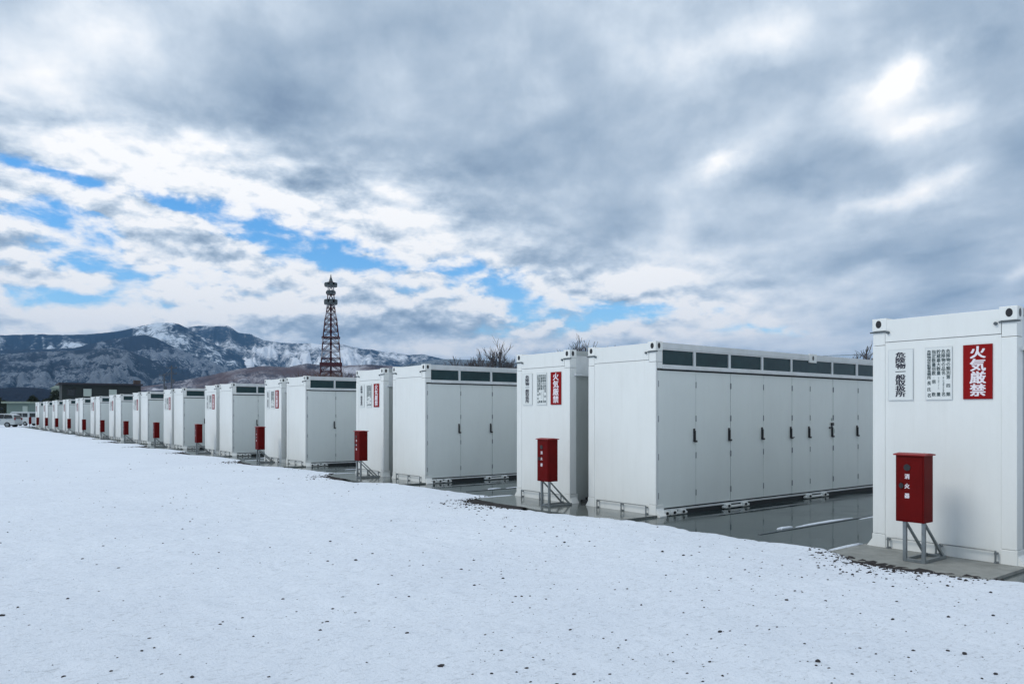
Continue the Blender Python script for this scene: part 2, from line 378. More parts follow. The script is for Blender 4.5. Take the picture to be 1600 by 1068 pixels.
def make_signed():
    root = empty('battery_container')
    b = MB(); end_body(b)
    b.box(.12, L-.01, .02, W-.02, .105, 2.765, .004)
    b.box(L-.16, L, 0, W, .0, 2.78, .004)
    b.build('body', M['white'], root)
    s = MB(); s.box(.161, L-.161, .012, .0195, .12, 2.33); s.box(.161, L-.161, -.0, .0195, 2.70, 2.78, .003)
    s.box(.161, L-.161, .006, .0195, .03, .119)
    s.build('side_panel', M['side'], root)
    s = MB(); s.box(.161, L-.161, .010, .0195, 2.37, 2.699); s.box(.10, L-.161, -.045, .0095, 2.325, 2.365, .004)
    s.build('side_ledge', M['trim'], root)
    casting(root, 0, .17, 0, .16, -1); casting(root, W-.17, W, 0, .16, 1)
    guard(root, .19, .757, None); guard(root, .80, W-.205, None)
    Y = lambda wy: wy - (SIGN_Y - W)
    def plate(name, ya, yb, m, z0=1.806, z1=2.408, t=.006):
        q = MB(); q.box(-t, .003, Y(ya), Y(yb), z0, z1, .002); return q.build(name, m, root)
    # black on white
    p = plate('notice_board', 4.185, 4.472, M['board'])
    f = MB()
    for a in ((4.183, 4.19, 1.804, 2.41), (4.467, 4.474, 1.804, 2.41), (4.19, 4.467, 2.403, 2.41), (4.19, 4.467, 1.804, 1.811)):
        f.box(-.0072, -.0045, Y(a[0]), Y(a[1]), a[2], a[3])
    f.build('border', M['trim'], p)
    yc = Y(4.328); n = 8; zt, zb = 2.372, 1.842; h = (zt-zb)/n
    lettering([(c, yc, zt-h*(i+.5), .122, .071) for i, c in enumerate('危険物一般取扱所')], -.0075, M['ink'], p, .03)
    # small print
    p = plate('data_board', 3.757, 4.044, M['board'])
    f = MB()
    for a in ((3.755, 3.760, 1.804, 2.41), (4.041, 4.046, 1.804, 2.41), (3.76, 4.041, 2.404, 2.41), (3.76, 4.041, 1.804, 1.81)):
        f.box(-.0072, -.0045, Y(a[0]), Y(a[1]), a[2], a[3])
    f.build('border', M['trim'], p)
    cols = ['危険物の類別', '危険物の品名', '貯蔵最大数量', '指定数量倍数', '危険物保安監督者職']
    tails = [((6, '第'), (8, '四'), (10, '類')), ((10, '名'),), ((10, '量'),), ((7, '倍'), (10, '数')), ((6, '所'), (7.3, '長'), (8.8, '氏'), (10.2, '名'))]
    cells = []; zt, zb = 2.375, 1.84; h = (zt-zb)/11
    for j, (cstr, tl) in enumerate(zip(cols, tails)):
        cy = Y(3.795) + j*.052
        hh = h if j < 4 else h*6/len(cstr)
        cells += [(c, cy, zt-hh*(i+.5), .047, min(.050, hh*1.02)) for i, c in enumerate(cstr)]
        cells += [(c, cy, zt-h*(i+.5), .046, .048) for i, c in tl]
    lettering(cells, -.0075, M['inkgreen'], p, .02)
    cells = []
    for j, st in ((1, '第二石油類非水溶性'), (2, '千二百リットル'), (3, '一・二')):
        hh = .02
        cells += [(c, Y(3.795)+j*.052, zt-h*6.6-hh*i, .020, .020) for i, c in enumerate(st)]
    lettering(cells, -.0075, M['inkgreen'], p, .0)
    # white on red
    p = plate('warning_sign', 3.345, 3.641, M['signred'])
    zt, zb = 2.385, 1.83; h = (zt-zb)/4; yc = Y(3.49)
    lettering([(c, yc, zt-h*(i+.5), .165, .142) for i, c in enumerate('火気厳禁')], -.0075, M['letterwhite'], p, .03)
    return root

def make_box():
    """fire extinguisher box on its frame; origin on the ground under its front left (far) edge; -x is its front"""
    root = empty('extinguisher_box')
    w, d, z0, z1 = .30, .215, .435, 1.165
    b = MB(); b.box(0, d, -w, 0, z0, z1, .006); b.build('cabinet', M['red'], root)
    b = MB(); b.prism([(-.022, z1-.004), (-.022, z1+.010), (d*.5, z1+.022), (d+.02, z1+.010), (d+.02, z1-.004)], 'y', -w-.018, .018)
    b.build('lid', M['redlid'], root)
    b = MB(); b.box(-.006, .002, -w+.014, -.014, z0+.02, z1-.03, .003); do = b.build('door', M['red'], root)
    b = MB(); b.cyl((-.009, -w*.42, z1-.135), .036, .008, 'x', 20); b.build('round_window', M['black'], do)
    b = MB(); b.cyl((-.011, -w*.22, z1-.335), .026, .014, 'x', 14); b.box(-.02, -.006, -w*.22-.008, -w*.22+.008, z1-.365, z1-.305); b.build('latch', M['black'], do)
    lettering([(c, -w*.42, z1-.235-.105*i, .055, .058) for i, c in enumerate('消火器')], -.0075, M['letterwhite'], do, .03)
    r = .018
    for y in (-w*.28, -w*.94):
        b = MB(); b.box(.02, .02+2*r, y-r, y+r, 0, z0, .003); b.build('leg', M['galv'], root)
        b = MB(); b.prism([(.045, z0-.005), (.07, z0-.005), (.53, .02), (.49, .02)], 'y', y-r*.7, y+r*.7); b.build('brace', M['galv'], root)
    b = MB()
    for y in (-w*.28, -w*.94): b.box(.06, .55, y-r*.98, y+r*.98, .002, .036, .002)
    b.box(.022, .056, -w*.94+r+.001, -w*.28-r-.001, .002, .034, .002)
    b.box(.515, .548, -w*.94+r+.001, -w*.28-r-.001, .003, .034, .002)
    b.build('base_frame', M['galv'], root)
    return root

ORD = ['first', 'second', 'third', 'fourth', 'fifth', 'sixth', 'seventh', 'eighth', 'ninth', 'tenth', 'eleventh', 'twelfth', 'thirteenth', 'fourteenth']
BOXY = [4.05, 3.19, 3.32, 3.52, 3.55, 3.58, 3.5, 3.55, 3.5, 3.5, 3.55, 3.5, 3.5, 3.5]
signed0, plain0, box0 = make_signed(), make_plain(), make_box()
for k in range(NP):
    s = signed0 if k == 0 else copy_tree(signed0)
    jr = random.Random(k+90)
    s.location = (X0+jr.uniform(-.012, .012)*(k > 0), SIGN_Y - W + PER*k, 0)
    if k == 0: lb = 'nearest white container, cut by the right edge, its three signs large and legible'
    elif k == NP-1: lb = 'farthest white container with signs, the last of the row by the parked vehicles'
    else: lb = f'white container with three signs on its end, {ORD[k]} signed container counted from the right edge'
    tag(s, lb, 'container', 'white containers with three signs on their ends')
    if k >= 1:
        p = plain0 if k == 1 else copy_tree(plain0)
        p.location = (X0+jr.uniform(-.012, .012), 1.075 + PER*k, 0)
        if k == 1: lb = 'largest white container with its long row of grey doors and dark vents in view'
        elif k == NP-1: lb = 'farthest unsigned white container with a barely visible dark vent, at the far left'
        else: lb = f'unsigned white container with grey doors on its side, {ORD[k-1]} such container from the right'
        tag(p, lb, 'container', 'unsigned white containers with doors on their sides')
    x = box0 if k == 0 else copy_tree(box0)
    x.location = (8.46, BOXY[k] + PER*k, .03)
    if k == 0: lb = 'largest red extinguisher box, on grey legs before the nearest signed container'
    elif k == NP-1: lb = 'farthest tiny red extinguisher box beside the parked white vehicles'
    else: lb = f'red extinguisher box on steel legs, {ORD[k]} red box counted from the right edge'
    tag(x, lb, 'extinguisher box', 'red extinguisher boxes standing before the containers')

# conduits on the ground in the slot between the two containers of a pair
def make_conduits():
    root_m = MB(); r = random.Random(3)
    for i in range(6):
        y = .05+.07*i; z = .03+.02*(i % 2)
        root_m.tube([(.05+.1*r.random(), y, -.01), (.1, y, z+.05), (.35, y+r.uniform(-.02, .02), z+.07), (1.2, y, z+.02), (4, y, z), (8, y, z)], .022, 8)
    root_m.box(.0, .12, .02, .44, .0, .075, .008)
    return root_m.mesh('cable_bundle', M['hose'])
cme = make_conduits()
for k in range(1, 8):
    o = bpy.data.objects.new('cable_bundle', cme); C.objects.link(o); o.location = (X0+.22, 2.638 + PER*k, .004)
    tag(o, f'dark cables in the slot between paired containers, {ORD[k-1]} such slot from the right',
        'cables', 'cable bundles between paired containers')

# ------------------------------------------------------------------ ground
BND = [(-6, 8.4), (2, 8.4), (2.8, 8.39), (3.01, 8.36), (3.28, 8.17), (3.86, 8.06), (4.35, 8.14), (4.6, 8.33), (4.83, 8.51), (5.32, 8.5), (5.84, 8.45),
       (6.64, 8.43), (7.5, 8.46), (8.32, 8.40), (8.8, 8.27), (9.3, 8.1), (9.7, 8.0), (10.15, 7.92), (10.9, 7.83), (11.38, 7.83), (11.75, 8.15), (12.0, 8.72), (13.04, 8.70), (14.42, 8.66),
       (15.4, 8.6), (15.9, 8.3), (16.3, 8.0), (17.3, 7.93), (18.3, 8.1), (18.7, 8.5), (19.1, 8.74), (20.5, 8.68), (21.85, 8.52), (22.9, 8.2), (23.5, 8.03), (24.6, 8.0), (25.5, 8.15), (26.0, 8.6)]
for k in range(4, 15):
    for yl, x in ((.3, 8.62), (1.4, 8.4), (2.2, 8.1), (3.4, 8.0), (4.4, 8.15), (4.9, 8.6)):
        BND.append((yl+PER*k, x + .04*math.sin(k*2.3+yl)))
by = np.array([b[0] for b in BND]); bx = np.array([b[1] for b in BND])

rs = np.random.RandomState(5)
_lat = rs.rand(512, 512)
def vnoise(x, y):
    xi = np.floor(x).astype(int); yi = np.floor(y).astype(int); fx = x-xi; fy = y-yi
    fx = fx*fx*(3-2*fx); fy = fy*fy*(3-2*fy)
    g = lambda a, b: _lat[a % 512, b % 512]
    return (g(xi, yi)*(1-fx)+g(xi+1, yi)*fx)*(1-fy)+(g(xi, yi+1)*(1-fx)+g(xi+1, yi+1)*fx)*fy
def fbm(x, y, o=4, g=.5):
    t = 0; a = 1; s = 0
    for i in range(o):
        t = t + a*vnoise(x*2**i+i*17.3, y*2**i+i*9.1); s += a; a *= g
    return t/s

def grid_mesh(name, P, m, smooth=True, attr=None):
    ny, nx = P.shape[:2]
    me = bpy.data.meshes.new(name)
    idx = np.arange(ny*nx).reshape(ny, nx)
    q = np.stack([idx[:-1, :-1], idx[:-1, 1:], idx[1:, 1:], idx[1:, :-1]], -1).reshape(-1, 4)
    me.vertices.add(ny*nx); me.vertices.foreach_set('co', P.reshape(-1).astype(np.float32))
    me.loops.add(q.size); me.loops.foreach_set('vertex_index', q.reshape(-1).astype(np.int32))
    me.polygons.add(len(q)); me.polygons.foreach_set('loop_start', (np.arange(len(q))*4).astype(np.int32))
    me.polygons.foreach_set('loop_total', np.full(len(q), 4, np.int32))
    me.polygons.foreach_set('use_smooth', np.full(len(q), smooth))
    me.update(calc_edges=True); me.validate()
    if attr is not None:
        a = me.attributes.new('gully', 'FLOAT', 'POINT'); a.data.foreach_set('value', attr.reshape(-1).astype(np.float32))
    me.materials.append(m)
    o = bpy.data.objects.new(name, me); C.objects.link(o); return o

def snow_height(x, y):
    d = np.hypot(x, y)
    micro = np.clip(1.5 - d/22, 0, 1)
    h = .030*(fbm(x*.35+3, y*.35, 3)-.5)
    h = h + micro*.042*(fbm(x*4.3+50, y*4.3, 4, .65)-.5)
    pit = np.clip(vnoise(x*3.1+9, y*3.1+4)-.80, 0, 1)
    h = h - micro*.07*pit
    return h
BOUND_X = lambda y: np.interp(y, by, bx)
ys = [-4.0]
while ys[-1] < 108:
    y = ys[-1]; ys.append(y + (.12 if y < .8 else (.03 if y < 11 else .03*(y/11)**1.5)))
ys = np.array(ys)
ds = [0, .008, .018, .03, .045, .065, .09]
while ds[-1] < 70:
    d = ds[-1]; ds.append(d + (.03 if d < 8.6 else .03*(1+(d-8.6)*1.1)))
ds = np.array(ds)
Yg = np.repeat(ys[:, None], len(ds), 1)
edge = BOUND_X(ys) + .12*(fbm(ys*2.2, ys*0+3, 4, .6)-.5) + .04*(vnoise(ys*11, ys*0)-.5)
Xg = edge[:, None] - ds[None, :]
t = np.clip(ds/.16, 0, 1)[None, :]; t = 1-(1-t)**2
Zg = -.012 + t*(.055 + snow_height(Xg, Yg))
fo = grid_mesh('snow_ground', np.stack([Xg, Yg, Zg], -1), M['snow'])
tag(fo, kind='structure')

def plane(name, x0, x1, y0, y1, z, m):
    me = bpy.data.meshes.new(name); me.from_pydata([(x0, y0, z), (x1, y0, z), (x1, y1, z), (x0, y1, z)], [], [(0, 1, 2, 3)])
    me.materials.append(m); o = bpy.data.objects.new(name, me); C.objects.link(o); tag(o, kind='structure'); return o
plane('ground', -16000, 16000, -16000, 16000, -.012, M['snow'])
plane('wet_pavement', 7.0, 24, -6, 108, 0.0, M['wet'])

# concrete slabs under each signed container, standing a little proud of the pavement
def slab(y0, y1, x0):
    b = MB(); r = random.Random(int(y0*10)); n = 26; pts = [(X0+.3, y0)]
    for i in range(n+1):
        pts.append((x0+.03*math.sin(i*.9)+r.uniform(-.012, .012) + (.10*(1-i/3) if i < 3 else 0), y0+(y1-y0)*i/n))
    pts.append((X0+.3, y1)); b.prism(pts, 'z', -.01, .03); return b
for k in range(NP):
    o = (slab(3.02, 4.79, 8.10) if k == 0 else slab(1.05+PER*k, 4.74+PER*k, 8.13)).build('concrete_pad', M['concrete' if k == 0 else 'wetslab']); tag(o, kind='structure')
# joints and low kerb in the wet yard, with remnants of snow lying on it
def snow_patch(cx, cy, lx, ly, h=.022, seed=1, z=0.001):
    r = random.Random(seed); b = bmesh.new(); n = 44; rings = []
    ph = [r.uniform(0, 6.28) for _ in range(5)]
    for ri, (rad, hh) in enumerate(((1, -.004), (.93, .5), (.75, .85), (.4, 1))):
        ring = []
        for i in range(n):
            a = 2*math.pi*i/n; w = 1+.16*math.sin(2*a+ph[0])+.12*math.sin(3*a+ph[1])+.09*math.sin(5*a+ph[2])+.06*math.sin(9*a+ph[3])
            ring.append(b.verts.new((cx+lx/2*rad*w*math.cos(a), cy+ly/2*rad*w*math.sin(a), z+(h*hh if ri else -.004))))
        rings.append(ring)
    for A, B in zip(rings, rings[1:]):
        for i in range(n): b.faces.new((A[i], A[(i+1) % n], B[(i+1) % n], B[i]))
    b.faces.new(rings[-1]); me = bpy.data.meshes.new('snow_patch'); b.to_mesh(me); b.free()
    me.polygons.foreach_set('use_smooth', [True]*len(me.polygons)); me.materials.append(M['snow'])
    o = bpy.data.objects.new('snow_patch', me); C.objects.link(o); tag(o, kind='structure'); return o
for k in range(0, 4):
    o = MB().box(8.95, 20, 6.10+PER*k, 6.145+PER*k, -.01, .008, .002).build('pavement_kerb', M['steel_dark']); tag(o, kind='structure')
    snow_patch(10.75, 6.21+PER*k, 1.3, .10, .012, 3+k); snow_patch(9.75, 6.24+PER*k, .35, .07, .02, 30+k)
    snow_patch(12.9, 6.06+PER*k, 2.1, .10, .012, 13+k)
    snow_patch(8.86, 4.845+PER*k, .84, .07, .035, 23+k)

# ------------------------------------------------------------------ stones and litter
_ib = bmesh.new(); bmesh.ops.create_icosphere(_ib, subdivisions=1, radius=1); _ib.verts.ensure_lookup_table()
IV = [v.co.copy() for v in _ib.verts]; IF = [tuple(v.index for v in f.verts) for f in _ib.faces]
def stone(b, c, s, r):
    sx, sy, sz = s*r.uniform(.8, 1.5), s*r.uniform(.7, 1.1), s*r.uniform(.45, .75)
    vs = [b.verts.new((c[0]+v.x*sx*r.uniform(.8, 1.2), c[1]+v.y*sy*r.uniform(.8, 1.2), c[2]+v.z*sz*r.uniform(.8, 1.2))) for v in IV]
    for f in IF: b.faces.new([vs[i] for i in f])
r = random.Random(11)
big = [(1278, 1033, .028), (1125, 988, .027), (1002, 944, .017), (891, 984, .018), (897, 1051, .018), (2, 962, .03), (556, 874, .03), (582, 865, .022), (516, 847, .02), (661, 865, .016),
       (661, 882, .016), (640, 883, .016), (740, 875, .02), (741, 913, .022), (639, 931, .018), (612, 898, .018), (344, 975, .022), (511, 970, .02), (689, 1040, .026), (442, 936, .018),
       (300, 1056, .02), (185, 886, .018), (151, 881, .016), (1035, 861, .026), (1068, 867, .03), (882, 847, .024), (869, 852, .014), (1164, 890, .022), (1229, 938, .024), (1290, 940, .016),
       (1317, 931, .014), (1332, 897, .028), (1385, 904, .02), (1401, 941, .02), (1395, 917, .02), (1253, 900, .016), (1482, 964, .022), (1552, 961, .026), (1508, 977, .014), (1427, 1018, .02),
       (1481, 1018, .02), (1507, 1023, .026), (1556, 1054, .022), (1499, 905, .03), (1548, 923, .028), (1275, 1040, .013), (1262, 1033, .010), (1250, 1032, .009), (1152, 856, .018), (1140, 862, .014),
       (326, 841, .02), (297, 815, .02), (180, 841, .016), (106, 936, .016), (348, 969, .012), (420, 1056, .014), (463, 955, .014), (512, 877, .02), (520, 882, .018), (591, 912, .018),
       (640, 876, .014), (870, 838, .02), (978, 1000, .012), (1214, 980, .012), (1100, 950, .012)]
for px, py, s in big:
    D = CAM_Z*F/(py-HOR)*.975; p = polar(px, D)
    hz = .043 + float(snow_height(np.array([p.x]), np.array([p.y]))[0])
    b = MB(); stone(b.bm, (0, 0, 0), s*.72, r); o = b.build('stone', M['stone'])
    o.location = (p.x, p.y, hz + s*.1)
    tag(o, 'small dark stone poking out of the open snow', 'stone', 'dark stones scattered over the snow')
b = MB()
for i in range(4200):                                     # fine specks across the snow
    d = 4.2+r.random()**1.1*26; az = YAW + r.uniform(-.6, .6)
    if r.random() < .55: az = YAW + r.uniform(-.05, .6)
    x, y = d*math.sin(az), d*math.cos(az)
    if x > BOUND_X(y)-.1: continue
    hz = .043 + float(snow_height(np.array([x]), np.array([y]))[0])
    if vnoise(np.array(x*.7), np.array(y*.7)) < .45 and r.random() < .7: continue
    stone(b.bm, (x, y, hz), (.0028+.0085*r.random()**3)*(1+d*.035), r)
for k in range(0, 7):                                    # the strewn edge in front of each slab
    for i in range(1300 if k < 2 else 450):
        y = r.triangular(2.9, 5.1, 3.9)+PER*k
        e = float(BOUND_X(y))
        x = e + .07 - abs(r.gauss(0, 1))*(.13 if i % 3 else .42)
        hz = max(0, min(.04, (e-x)*.35)) + float(snow_height(np.array([x]), np.array([y]))[0])*.8
        stone(b.bm, (x, y, hz+.003), (.005+.019*r.random()**3)*(1 + .08*k), r)
o = b.build('gravel', M['litter']); tag(o, 'dark gravel and leaf litter strewn over the snow along the concrete slabs', 'gravel', kind='stuff')
for k in range(0, 7):                                    # bare soil strip along the slab edge
    b = bmesh.new(); n = 40; A = []; B = []
    y0, y1 = 3.05+PER*k, 4.8+PER*k
    for i in range(n+1):
        y = y0+(y1-y0)*i/n; e = float(BOUND_X(y)); w = math.sin(math.pi*i/n)
        A.append(b.verts.new((8.28, y, .008))); B.append(b.verts.new((e-.03-.16*w*r.random()**2, y, .02)))
    Mi = [b.verts.new(((a.co.x*.4+c.co.x*.6), a.co.y, (.022+.03*r.random()))) for a, c in zip(A, B)]
    for i in range(n):
        b.faces.new((A[i], A[i+1], Mi[i+1], Mi[i])); b.faces.new((Mi[i], Mi[i+1], B[i+1], B[i]))
    me = bpy.data.meshes.new('soil_strip'); b.to_mesh(me); b.free(); me.materials.append(M['litter'])
    o = bpy.data.objects.new('soil_strip', me); C.objects.link(o); tag(o, kind='structure')

# ------------------------------------------------------------------ hills
def ridge(name, prof, D, depth, m, base=0.0, rough=1.0, seed=0, rows=70, px0=None, px1=None, gsc=1.0, lean=0.0, crest=.22):
    """prof: skyline points (column, row) of the photograph; the slope falls toward us over depth metres"""
    px = np.array([p[0] for p in prof], float); py = np.array([p[1] for p in prof], float)
    cols = np.linspace(px[0], px[-1], int((px[-1]-px[0])/1.6)+2)
    hy = np.interp(cols, px, py); k = np.ones(3)/3; hs = np.convolve(np.pad(hy, 1, 'edge'), k, 'valid')
    hs = hs + 1.6*rough*(fbm(cols*.09+seed*7, cols*0+seed, 4, .65)-.5)
    top = CAM_Z + (HOR-hs)/F*D
    tt = np.linspace(-.25, 1, rows)[:, None]
    Dt = D - depth*np.abs(tt)*np.sign(tt)
    s = np.clip(tt, 0, 1)
    u = cols[None, :] + lean*s*70
    warp = (fbm(u*.02+seed*3, s*3+seed, 4)-.5)*60
    g1 = 1-np.abs(2*fbm((u+warp)*.013*gsc+seed*11, s*1.1+seed*5, 3, .5)-1)*1.9
    g2 = 1-np.abs(2*fbm((u*.9+warp*.6-s*30)*.05*gsc+seed*5, s*3.2+seed*2, 4, .6)-1)*1.9
    g = .55*g1+.45*g2
    prof_s = (1-s)**1.15
    z = top[None, :]*prof_s - (g-.35)*top.max()*.30*rough*np.sin(np.pi*np.clip(s*1.1, 0, 1))*(1-s*.6)
    z = np.where(tt < 0, top[None, :]*(1-np.abs(tt)*2.2), z)
    z = np.maximum(z, base-.5)
    uu = (cols[None, :]-800)/F
    X = cs*uu*Dt + sn*Dt; Y = -sn*uu*Dt + cs*Dt
    return tag(grid_mesh(name, np.stack([X+0*z, Y+0*z, z], -1), m, True, (g-.3)*np.ones_like(z) + crest*np.exp(-(s/.12)**2)*(.6+.8*fbm(u*.03+seed, s*2, 3))), kind='structure')

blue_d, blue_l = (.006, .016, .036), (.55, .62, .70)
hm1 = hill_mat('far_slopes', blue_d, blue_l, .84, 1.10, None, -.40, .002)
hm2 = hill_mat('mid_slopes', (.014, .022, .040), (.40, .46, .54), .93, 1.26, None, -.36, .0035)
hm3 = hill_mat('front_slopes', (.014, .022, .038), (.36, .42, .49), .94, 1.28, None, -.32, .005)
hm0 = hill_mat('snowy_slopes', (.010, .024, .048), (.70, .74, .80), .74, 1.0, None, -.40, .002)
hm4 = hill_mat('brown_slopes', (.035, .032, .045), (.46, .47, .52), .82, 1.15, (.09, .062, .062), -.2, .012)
hm5 = hill_mat('dark_wood', (.010, .018, .034), (.14, .18, .24), 1.0, 1.5, None, -.1, .012)
hm6 = hill_mat('pale_wood', (.035, .06, .09), (.22, .28, .34), .8, 1.3, None, -.1, .012)
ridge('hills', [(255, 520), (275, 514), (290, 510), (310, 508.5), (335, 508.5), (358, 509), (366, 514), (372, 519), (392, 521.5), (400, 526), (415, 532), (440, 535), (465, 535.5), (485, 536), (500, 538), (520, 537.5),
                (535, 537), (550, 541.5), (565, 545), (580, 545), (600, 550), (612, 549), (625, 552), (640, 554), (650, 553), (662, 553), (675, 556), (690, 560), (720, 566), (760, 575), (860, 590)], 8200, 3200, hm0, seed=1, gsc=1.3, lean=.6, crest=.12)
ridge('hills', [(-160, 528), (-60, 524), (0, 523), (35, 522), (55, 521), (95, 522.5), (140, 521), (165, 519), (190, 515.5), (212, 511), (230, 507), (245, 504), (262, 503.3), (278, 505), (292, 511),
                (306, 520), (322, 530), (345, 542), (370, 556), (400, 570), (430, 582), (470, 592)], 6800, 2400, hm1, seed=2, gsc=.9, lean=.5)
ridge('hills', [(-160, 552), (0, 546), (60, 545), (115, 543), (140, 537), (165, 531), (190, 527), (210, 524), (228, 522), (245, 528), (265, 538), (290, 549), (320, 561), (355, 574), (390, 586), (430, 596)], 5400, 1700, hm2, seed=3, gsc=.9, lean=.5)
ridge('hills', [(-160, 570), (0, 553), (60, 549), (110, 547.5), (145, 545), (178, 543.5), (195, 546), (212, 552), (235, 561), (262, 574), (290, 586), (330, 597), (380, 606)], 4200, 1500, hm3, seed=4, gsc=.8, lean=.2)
ridge('hills', [(200, 606), (250, 600), (300, 591), (340, 583), (372, 576), (410, 571), (450, 573), (480, 567), (505, 570), (540, 571), (575, 569), (620, 572), (660, 570), (700, 575), (760, 580)], 3000, 900, hm4, seed=5, rough=.6)
ridge('hills', [(560, 590), (600, 578), (640, 568), (680, 561.5), (700, 560.5), (730, 561.5), (765, 563), (800, 566), (840, 570), (900, 574), (1100, 580), (1400, 585), (1900, 590)], 1500, 500, hm6, seed=6, rough=.5)
ridge('hills', [(-160, 604), (-40, 608), (0, 606), (30, 604), (60, 606), (100, 611), (150, 612), (210, 610), (300, 610), (420, 612)], 1100, 400, hm5, seed=7, rough=.7)

# ------------------------------------------------------------------ trees
def branch(b, p, d, ln, rad, depth, r, up=.25, spread=.5):
    n = 3; pts = [p]; q = p; dd = d
    for i in range(n):
        dd = (dd + Vector((r.gauss(0, .12), r.gauss(0, .12), r.gauss(0, .05)+up*.12))).normalized()
        q = q + dd*ln/n; pts.append(q)
    b.tube(pts, max(rad, .026), 5 if depth > 2 else 4 if depth > 1 else 3, max(rad*.62, .02))
    if depth == 0: return
    for i in range(r.choice((3, 3, 4)) if depth > 1 else 4):
        t = r.uniform(.35, 1); k = min(int(t*n), n-1); s = pts[k].lerp(pts[k+1], t*n-k)
        a = r.uniform(0, 6.28); sp = r.uniform(.6, 1.1)*spread
        side = dd.orthogonal().normalized(); side.rotate(Matrix.Rotation(a, 3, dd))
        nd = (dd*math.cos(sp)+side*math.sin(sp)+Vector((0, 0, up))).normalized()
        branch(b, s, nd, ln*r.uniform(.55, .8), rad*.55, depth-1, r, up, spread)
def bare_tree(px, D, h, seed, label, m='bark', depth=5, spread=.55, trunk=.22, rad=.16, group='bare trees behind the containers'):
    r = random.Random(seed); root = empty('bare_tree', polar(px, D)); 
    b = MB(); th = h*trunk; b.tube([(0, 0, -.1), (.03*h*.2, 0, th*.5), (0, .02*h, th)], rad, 7, rad*.8)
    b.build('trunk', M[m], root)
    b = MB()
    for i in range(4 if depth > 3 else 3):
        a = i*1.6+r.random(); s = r.uniform(.12, .5)
        branch(b, Vector((0, .02*h, th*.97)), Vector((math.sin(s)*math.cos(a), math.sin(s)*math.sin(a), math.cos(s))), (h-th)*.42, rad*.6, depth-1, r, .3, spread)
    # scale the crown to the height wanted
    zs = [v.co.z for v in b.bm.verts]; f = (h-th)/(max(zs)-th)
    for v in b.bm.verts: v.co = Vector((v.co.x*f, v.co.y*f, th+(v.co.z-th)*f))
    b.build('crown', M[m], root)
    return tag(root, label, 'tree', group)
T = [(767, 110, 524, 1, 'tallest bare tree above the vents of the third container roof, left of the signed one'),
     (742, 118, 556, 2, 'slim bare tree just left of the tallest bare tree, over the container roof'),
     (728, 124, 558, 3, 'small leftmost bare tree standing over the container roof vents'),
     (792, 112, 552, 4, 'bare tree right of the tallest one, close to the signed container'),
     (752, 130, 559, 5, 'low bare tree at the foot of the tallest bare tree'),
     (804, 120, 556, 15, 'low bare tree against the left edge of the tall signed container'),
     (894, 95, 530, 6, 'bare tree leaning over the roof of the signed container with readable signs'),
     (912, 100, 531, 7, 'bare tree above the slot between signed and largest unsigned container'),
     (931, 98, 525, 8, 'bare tree above the left end of the largest unsigned container'),
     (946, 104, 536, 9, 'faint low bare tree, rightmost of those over the largest container end'),
     (1352, 85, 533, 10, 'bare tree rising beside the nearest container, over the far end of the doors'),
     (1372, 92, 540, 16, 'bare tree mostly hidden behind the nearest signed container')]
for px, D, py, seed, lb in T:
    bare_tree(px, D, zat(py, D), seed, lb, rad=.24 if seed == 1 else .14 if D > 100 else .17)
r = random.Random(21)
low = [(462, 585), (474, 582), (486, 577), (494, 573), (504, 575), (513, 574), (523, 576), (533, 578), (545, 580), (556, 583), (700, 564), (712, 566)]
names = ['leftmost', 'second from left', 'third from left', 'fourth from left', 'fifth from left', 'sixth from left', 'sixth from right', 'fifth from right', 'fourth from right', 'third from right', 'second from right', 'rightmost']
for i, ((px, py), nm) in enumerate(zip(low, names)):
    D = 150+r.uniform(-20, 20)
    bare_tree(px, D, zat(py, D), 40+i, f'low reddish bare tree around the lattice tower foot, {nm} of these', 'barkred' if i % 3 else 'bark', depth=4, spread=.75, trunk=.15, rad=.2, group='low bare trees by the tower foot')

def evergreen(px, D, h, w, seed, label):
    r = random.Random(seed); root = empty('evergreen_tree', polar(px, D))
    MB().tube([(0, 0, -.1), (0, 0, h*.6)], .12, 7, .05).build('trunk', M['bark'], root)
    b = MB(); 
    for i in range(900):
        z = r.uniform(.12, 1)*h; rr = w/2*math.sin(math.pi*min(1, (z/h)*.8+.18))**.7*(.6+.4*r.random()); a = r.uniform(0, 6.28)
        c = Vector((rr*math.cos(a), rr*math.sin(a), z)); s = .16*h/4*r.uniform(.6, 1.4)
        n = [Vector((r.gauss(0, s), r.gauss(0, s), r.gauss(0, s))) for _ in range(3)]
        vs = [b.bm.verts.new(c+q) for q in n]; b.bm.faces.new(vs)
    b.build('crown', M['evergreen'], root); return tag(root, label, 'tree', 'dark evergreens at the far left')
evergreen(-6, 130, 4.2, 4.5, 1, 'dark evergreen at the left edge behind the parked estate car')
evergreen(3, 135, 3.8, 3.6, 2, 'dark evergreen between the left edge and the small grey building')
evergreen(51, 128, 4.4, 2.6, 3, 'dark evergreen between the small grey building and the last container')
evergreen(88, 165, 6.5, 3.4, 4, 'dark hedge tree under the pale wall left of the dark green house')
evergreen(72, 170, 4.6, 4.2, 5, 'dark low hedge tree above the last containers, left of the pale wall')

